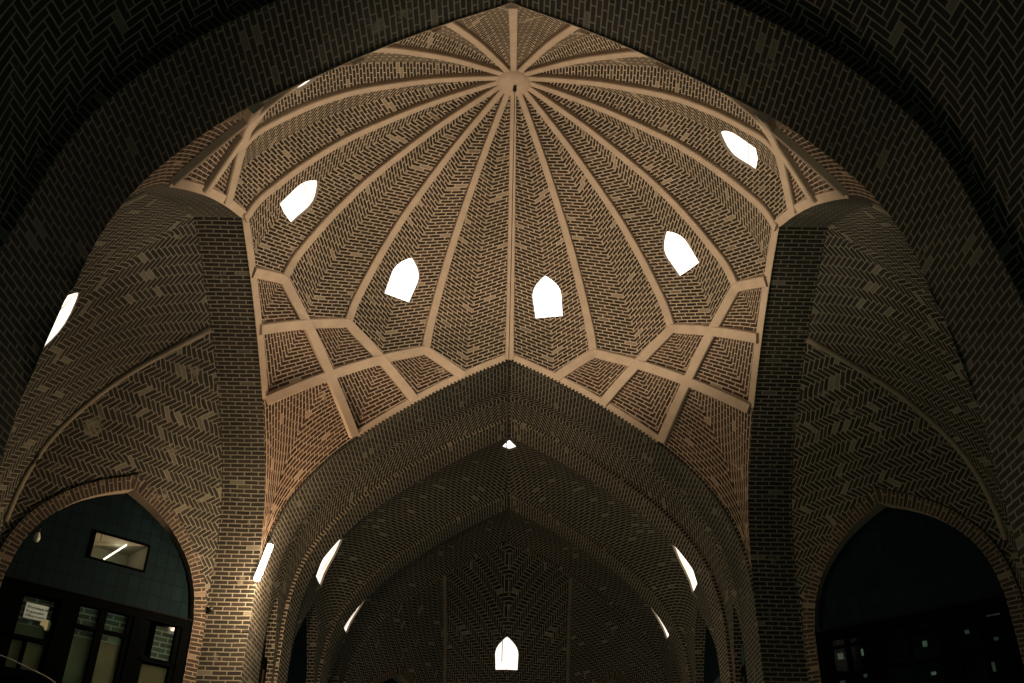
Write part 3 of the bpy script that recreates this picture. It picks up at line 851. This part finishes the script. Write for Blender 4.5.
# ------------------------------------------------------------------ hanging cable, wires, lamp
cb_ = MB(); cb_.lathe((.006, .0, 2.998), [(.0001, -.018), (.007, -.014), (.009, -.005), (.006, .004), (.003, .012)], 'black', 12)
h = cb_.build('ceiling_hook', label='small black hook in the middle of the dome boss', cat='hook')
w = MB(); w.tube([(.006, 0, 2.995), (.007, 0, 2.2), (.006, 0, 1.4), (.006, 0, .7)], .0014, 'cable', 6)
w.build('hanging_cable', label='thin dark cable hanging straight down from the dome boss', cat='cable')

def wire(name, P, r, mat, label, cat='cable'):
    m = MB(); m.tube(spline(P, 8), r, mat, 6); return m.build(name, label=label, cat=cat)
wire('electric_wire', [(-1.06, .985, 1.050), (-1.0, .985, 1.043), (-.988, 1.03, 1.04), (-.985, 1.15, 1.045), (-.985, 1.27, 1.055)], .0016, 'cable', 'thin dark wire stapled round the lamp lit left pier')
wire('slack_cable', [(-1.0, -.98, .47), (-1.0, -.851, .487), (-1.0, -.709, .494), (-1.0, -.572, .495), (-1.02, -.3, .48)], .0013, 'pale_cable', 'pale cable slanting across the bottom left corner before the shop doors')
k = MB(); k.lathe((-1.157, .985, 1.122), [(.0001, -.012), (.009, -.010), (.012, 0), (.008, .009), (.0001, .012)], 'black', 12, Vector((0, -1, 0)))
k.build('iron_hook', label='dark iron stub on the brick pier right of the left shop arch', cat='hook')
k = MB(); q = GL(.699, 1.232, .02)
k.lathe(tuple(q), [(.0001, -.016), (.009, -.012), (.012, 0), (.009, .012), (.005, .02), (.005, .03)], 'bulb', 12); k.lathe(tuple(q), [(.0055, .02), (.0055, .036), (.0001, .036)], 'black', 12)
k.build('light_bulb', label='unlit pale bulb at the left edge of the left shop arch', cat='lamp')

# lamp on the left pier, washing the springing of the far arch
LP = (-.955, .985, 1.27)
lm_ = MB(); lm_.tube([(-.992, .968, 1.235), (-.957, .972, 1.385)], .012, 'lamp', 10)
lamp = lm_.build('wall_lamp', label='glaring warm lamp on the left pier at the foot of the far arch', cat='lamp')
lb = MB(); lb.box((-1.0, .975, 1.30), (.03, 0, 0), (0, .03, 0), (0, 0, .012), 'black'); lb.build('bracket', lamp, smooth=False)

def point(loc, power, col, r=.1, name='lamp_light', spot=None, blend=.5, aim=None):
    l = bpy.data.lights.new(name, 'SPOT' if spot else 'POINT'); l.energy = power; l.color = col; l.shadow_soft_size = r
    if spot: l.spot_size = math.radians(spot); l.spot_blend = blend
    o = bpy.data.objects.new(name, l); C.objects.link(o); o.location = W(loc)
    if aim is not None: o.rotation_euler = (W(aim)-W(loc)).to_track_quat('-Z', 'Y').to_euler()
    return o
WARM = (1.0, .74, .50)
point((-.955, .965, 1.29), 100, (1.0, .72, .45), .03, 'pier_lamp_light')
point((-.88, .80, 1.14), 270, (1.0, .70, .45), .06, 'pier_glow_fill')  # extra unseen light, widens the lamp's wash over the pier
point((0, .10, 1.86), 330, (1.0, .83, .62), .22, 'dome_fill', spot=176, blend=.25, aim=(0, .10, 3))  # bodiless light added in mid-air to wash the dome
point((0, -.25, 1.25), 110, (1.0, .80, .58), .25, 'dome_fill', spot=150, blend=.5, aim=(0, .0, 3))  # added lower fill for the foot of the dome, no fixture
point((.0, 2.2, .4), 130, (.92, .95, .72), .3, 'hall_fill')  # unseen fill added to lift the dark hall
point((.3, -.1, .1), 38, (.70, .97, .74), .4, 'bay_fill', spot=92, blend=.9, aim=(-1.7, .25, 1.45))  # unseen greenish fills added to lift the side recesses
point((-.3, -.1, .1), 160, (.80, .97, .68), .4, 'bay_fill', spot=92, blend=.9, aim=(1.7, .25, 1.45))
point((.2, 0, .2), 22, (.80, .97, .72), .4, 'bay_fill')
point((.0, -2.2, .3), 85, (.72, .98, .78), .4, 'near_hall_fill')  # unseen fill added for the vault overhead
point(tuple(GL(.36, 1.30, .12)), .35, (1.0, .93, .72), .02, 'tube_light')

wd = bpy.data.worlds.new('world'); scene.world = wd; wd.use_nodes = True
bg = wd.node_tree.nodes['Background']; bg.inputs[0].default_value = (.25, .42, .38, 1); bg.inputs[1].default_value = .02

# ------------------------------------------------------------------ camera (solved from the photograph)
f, cx, cy, pitch, yaw, roll = 982.4257, .03416, -2.8774, .5538369, -.0063139, -.0207674
c, s = math.cos(yaw), math.sin(yaw); cp, sp = math.cos(pitch), math.sin(pitch); cr, sr = math.cos(roll), math.sin(roll)
Xr = Vector((c, -s, 0)); Up = Vector((-sp*s, -sp*c, cp)); Fw = Vector((cp*s, cp*c, sp))
Rv = cr*Xr-sr*Up; Uv = sr*Xr+cr*Up
cam = bpy.data.cameras.new('camera'); co = bpy.data.objects.new('camera', cam); C.objects.link(co)
mtx = Matrix((Rv, Uv, -Fw)).transposed().to_4x4(); mtx.translation = W((cx, cy, 0)); co.matrix_world = mtx
cam.sensor_width = 36; cam.lens = f/1024*36; cam.clip_start = .05; cam.clip_end = 200
scene.camera = co
for o in ROOTS:
    if '_o' in o: del o['_o']
scene.view_settings.view_transform = 'Standard'; scene.view_settings.look = 'None'
scene.view_settings.gamma = 1; scene.view_settings.use_curve_mapping = False
scene.view_settings.exposure = 0
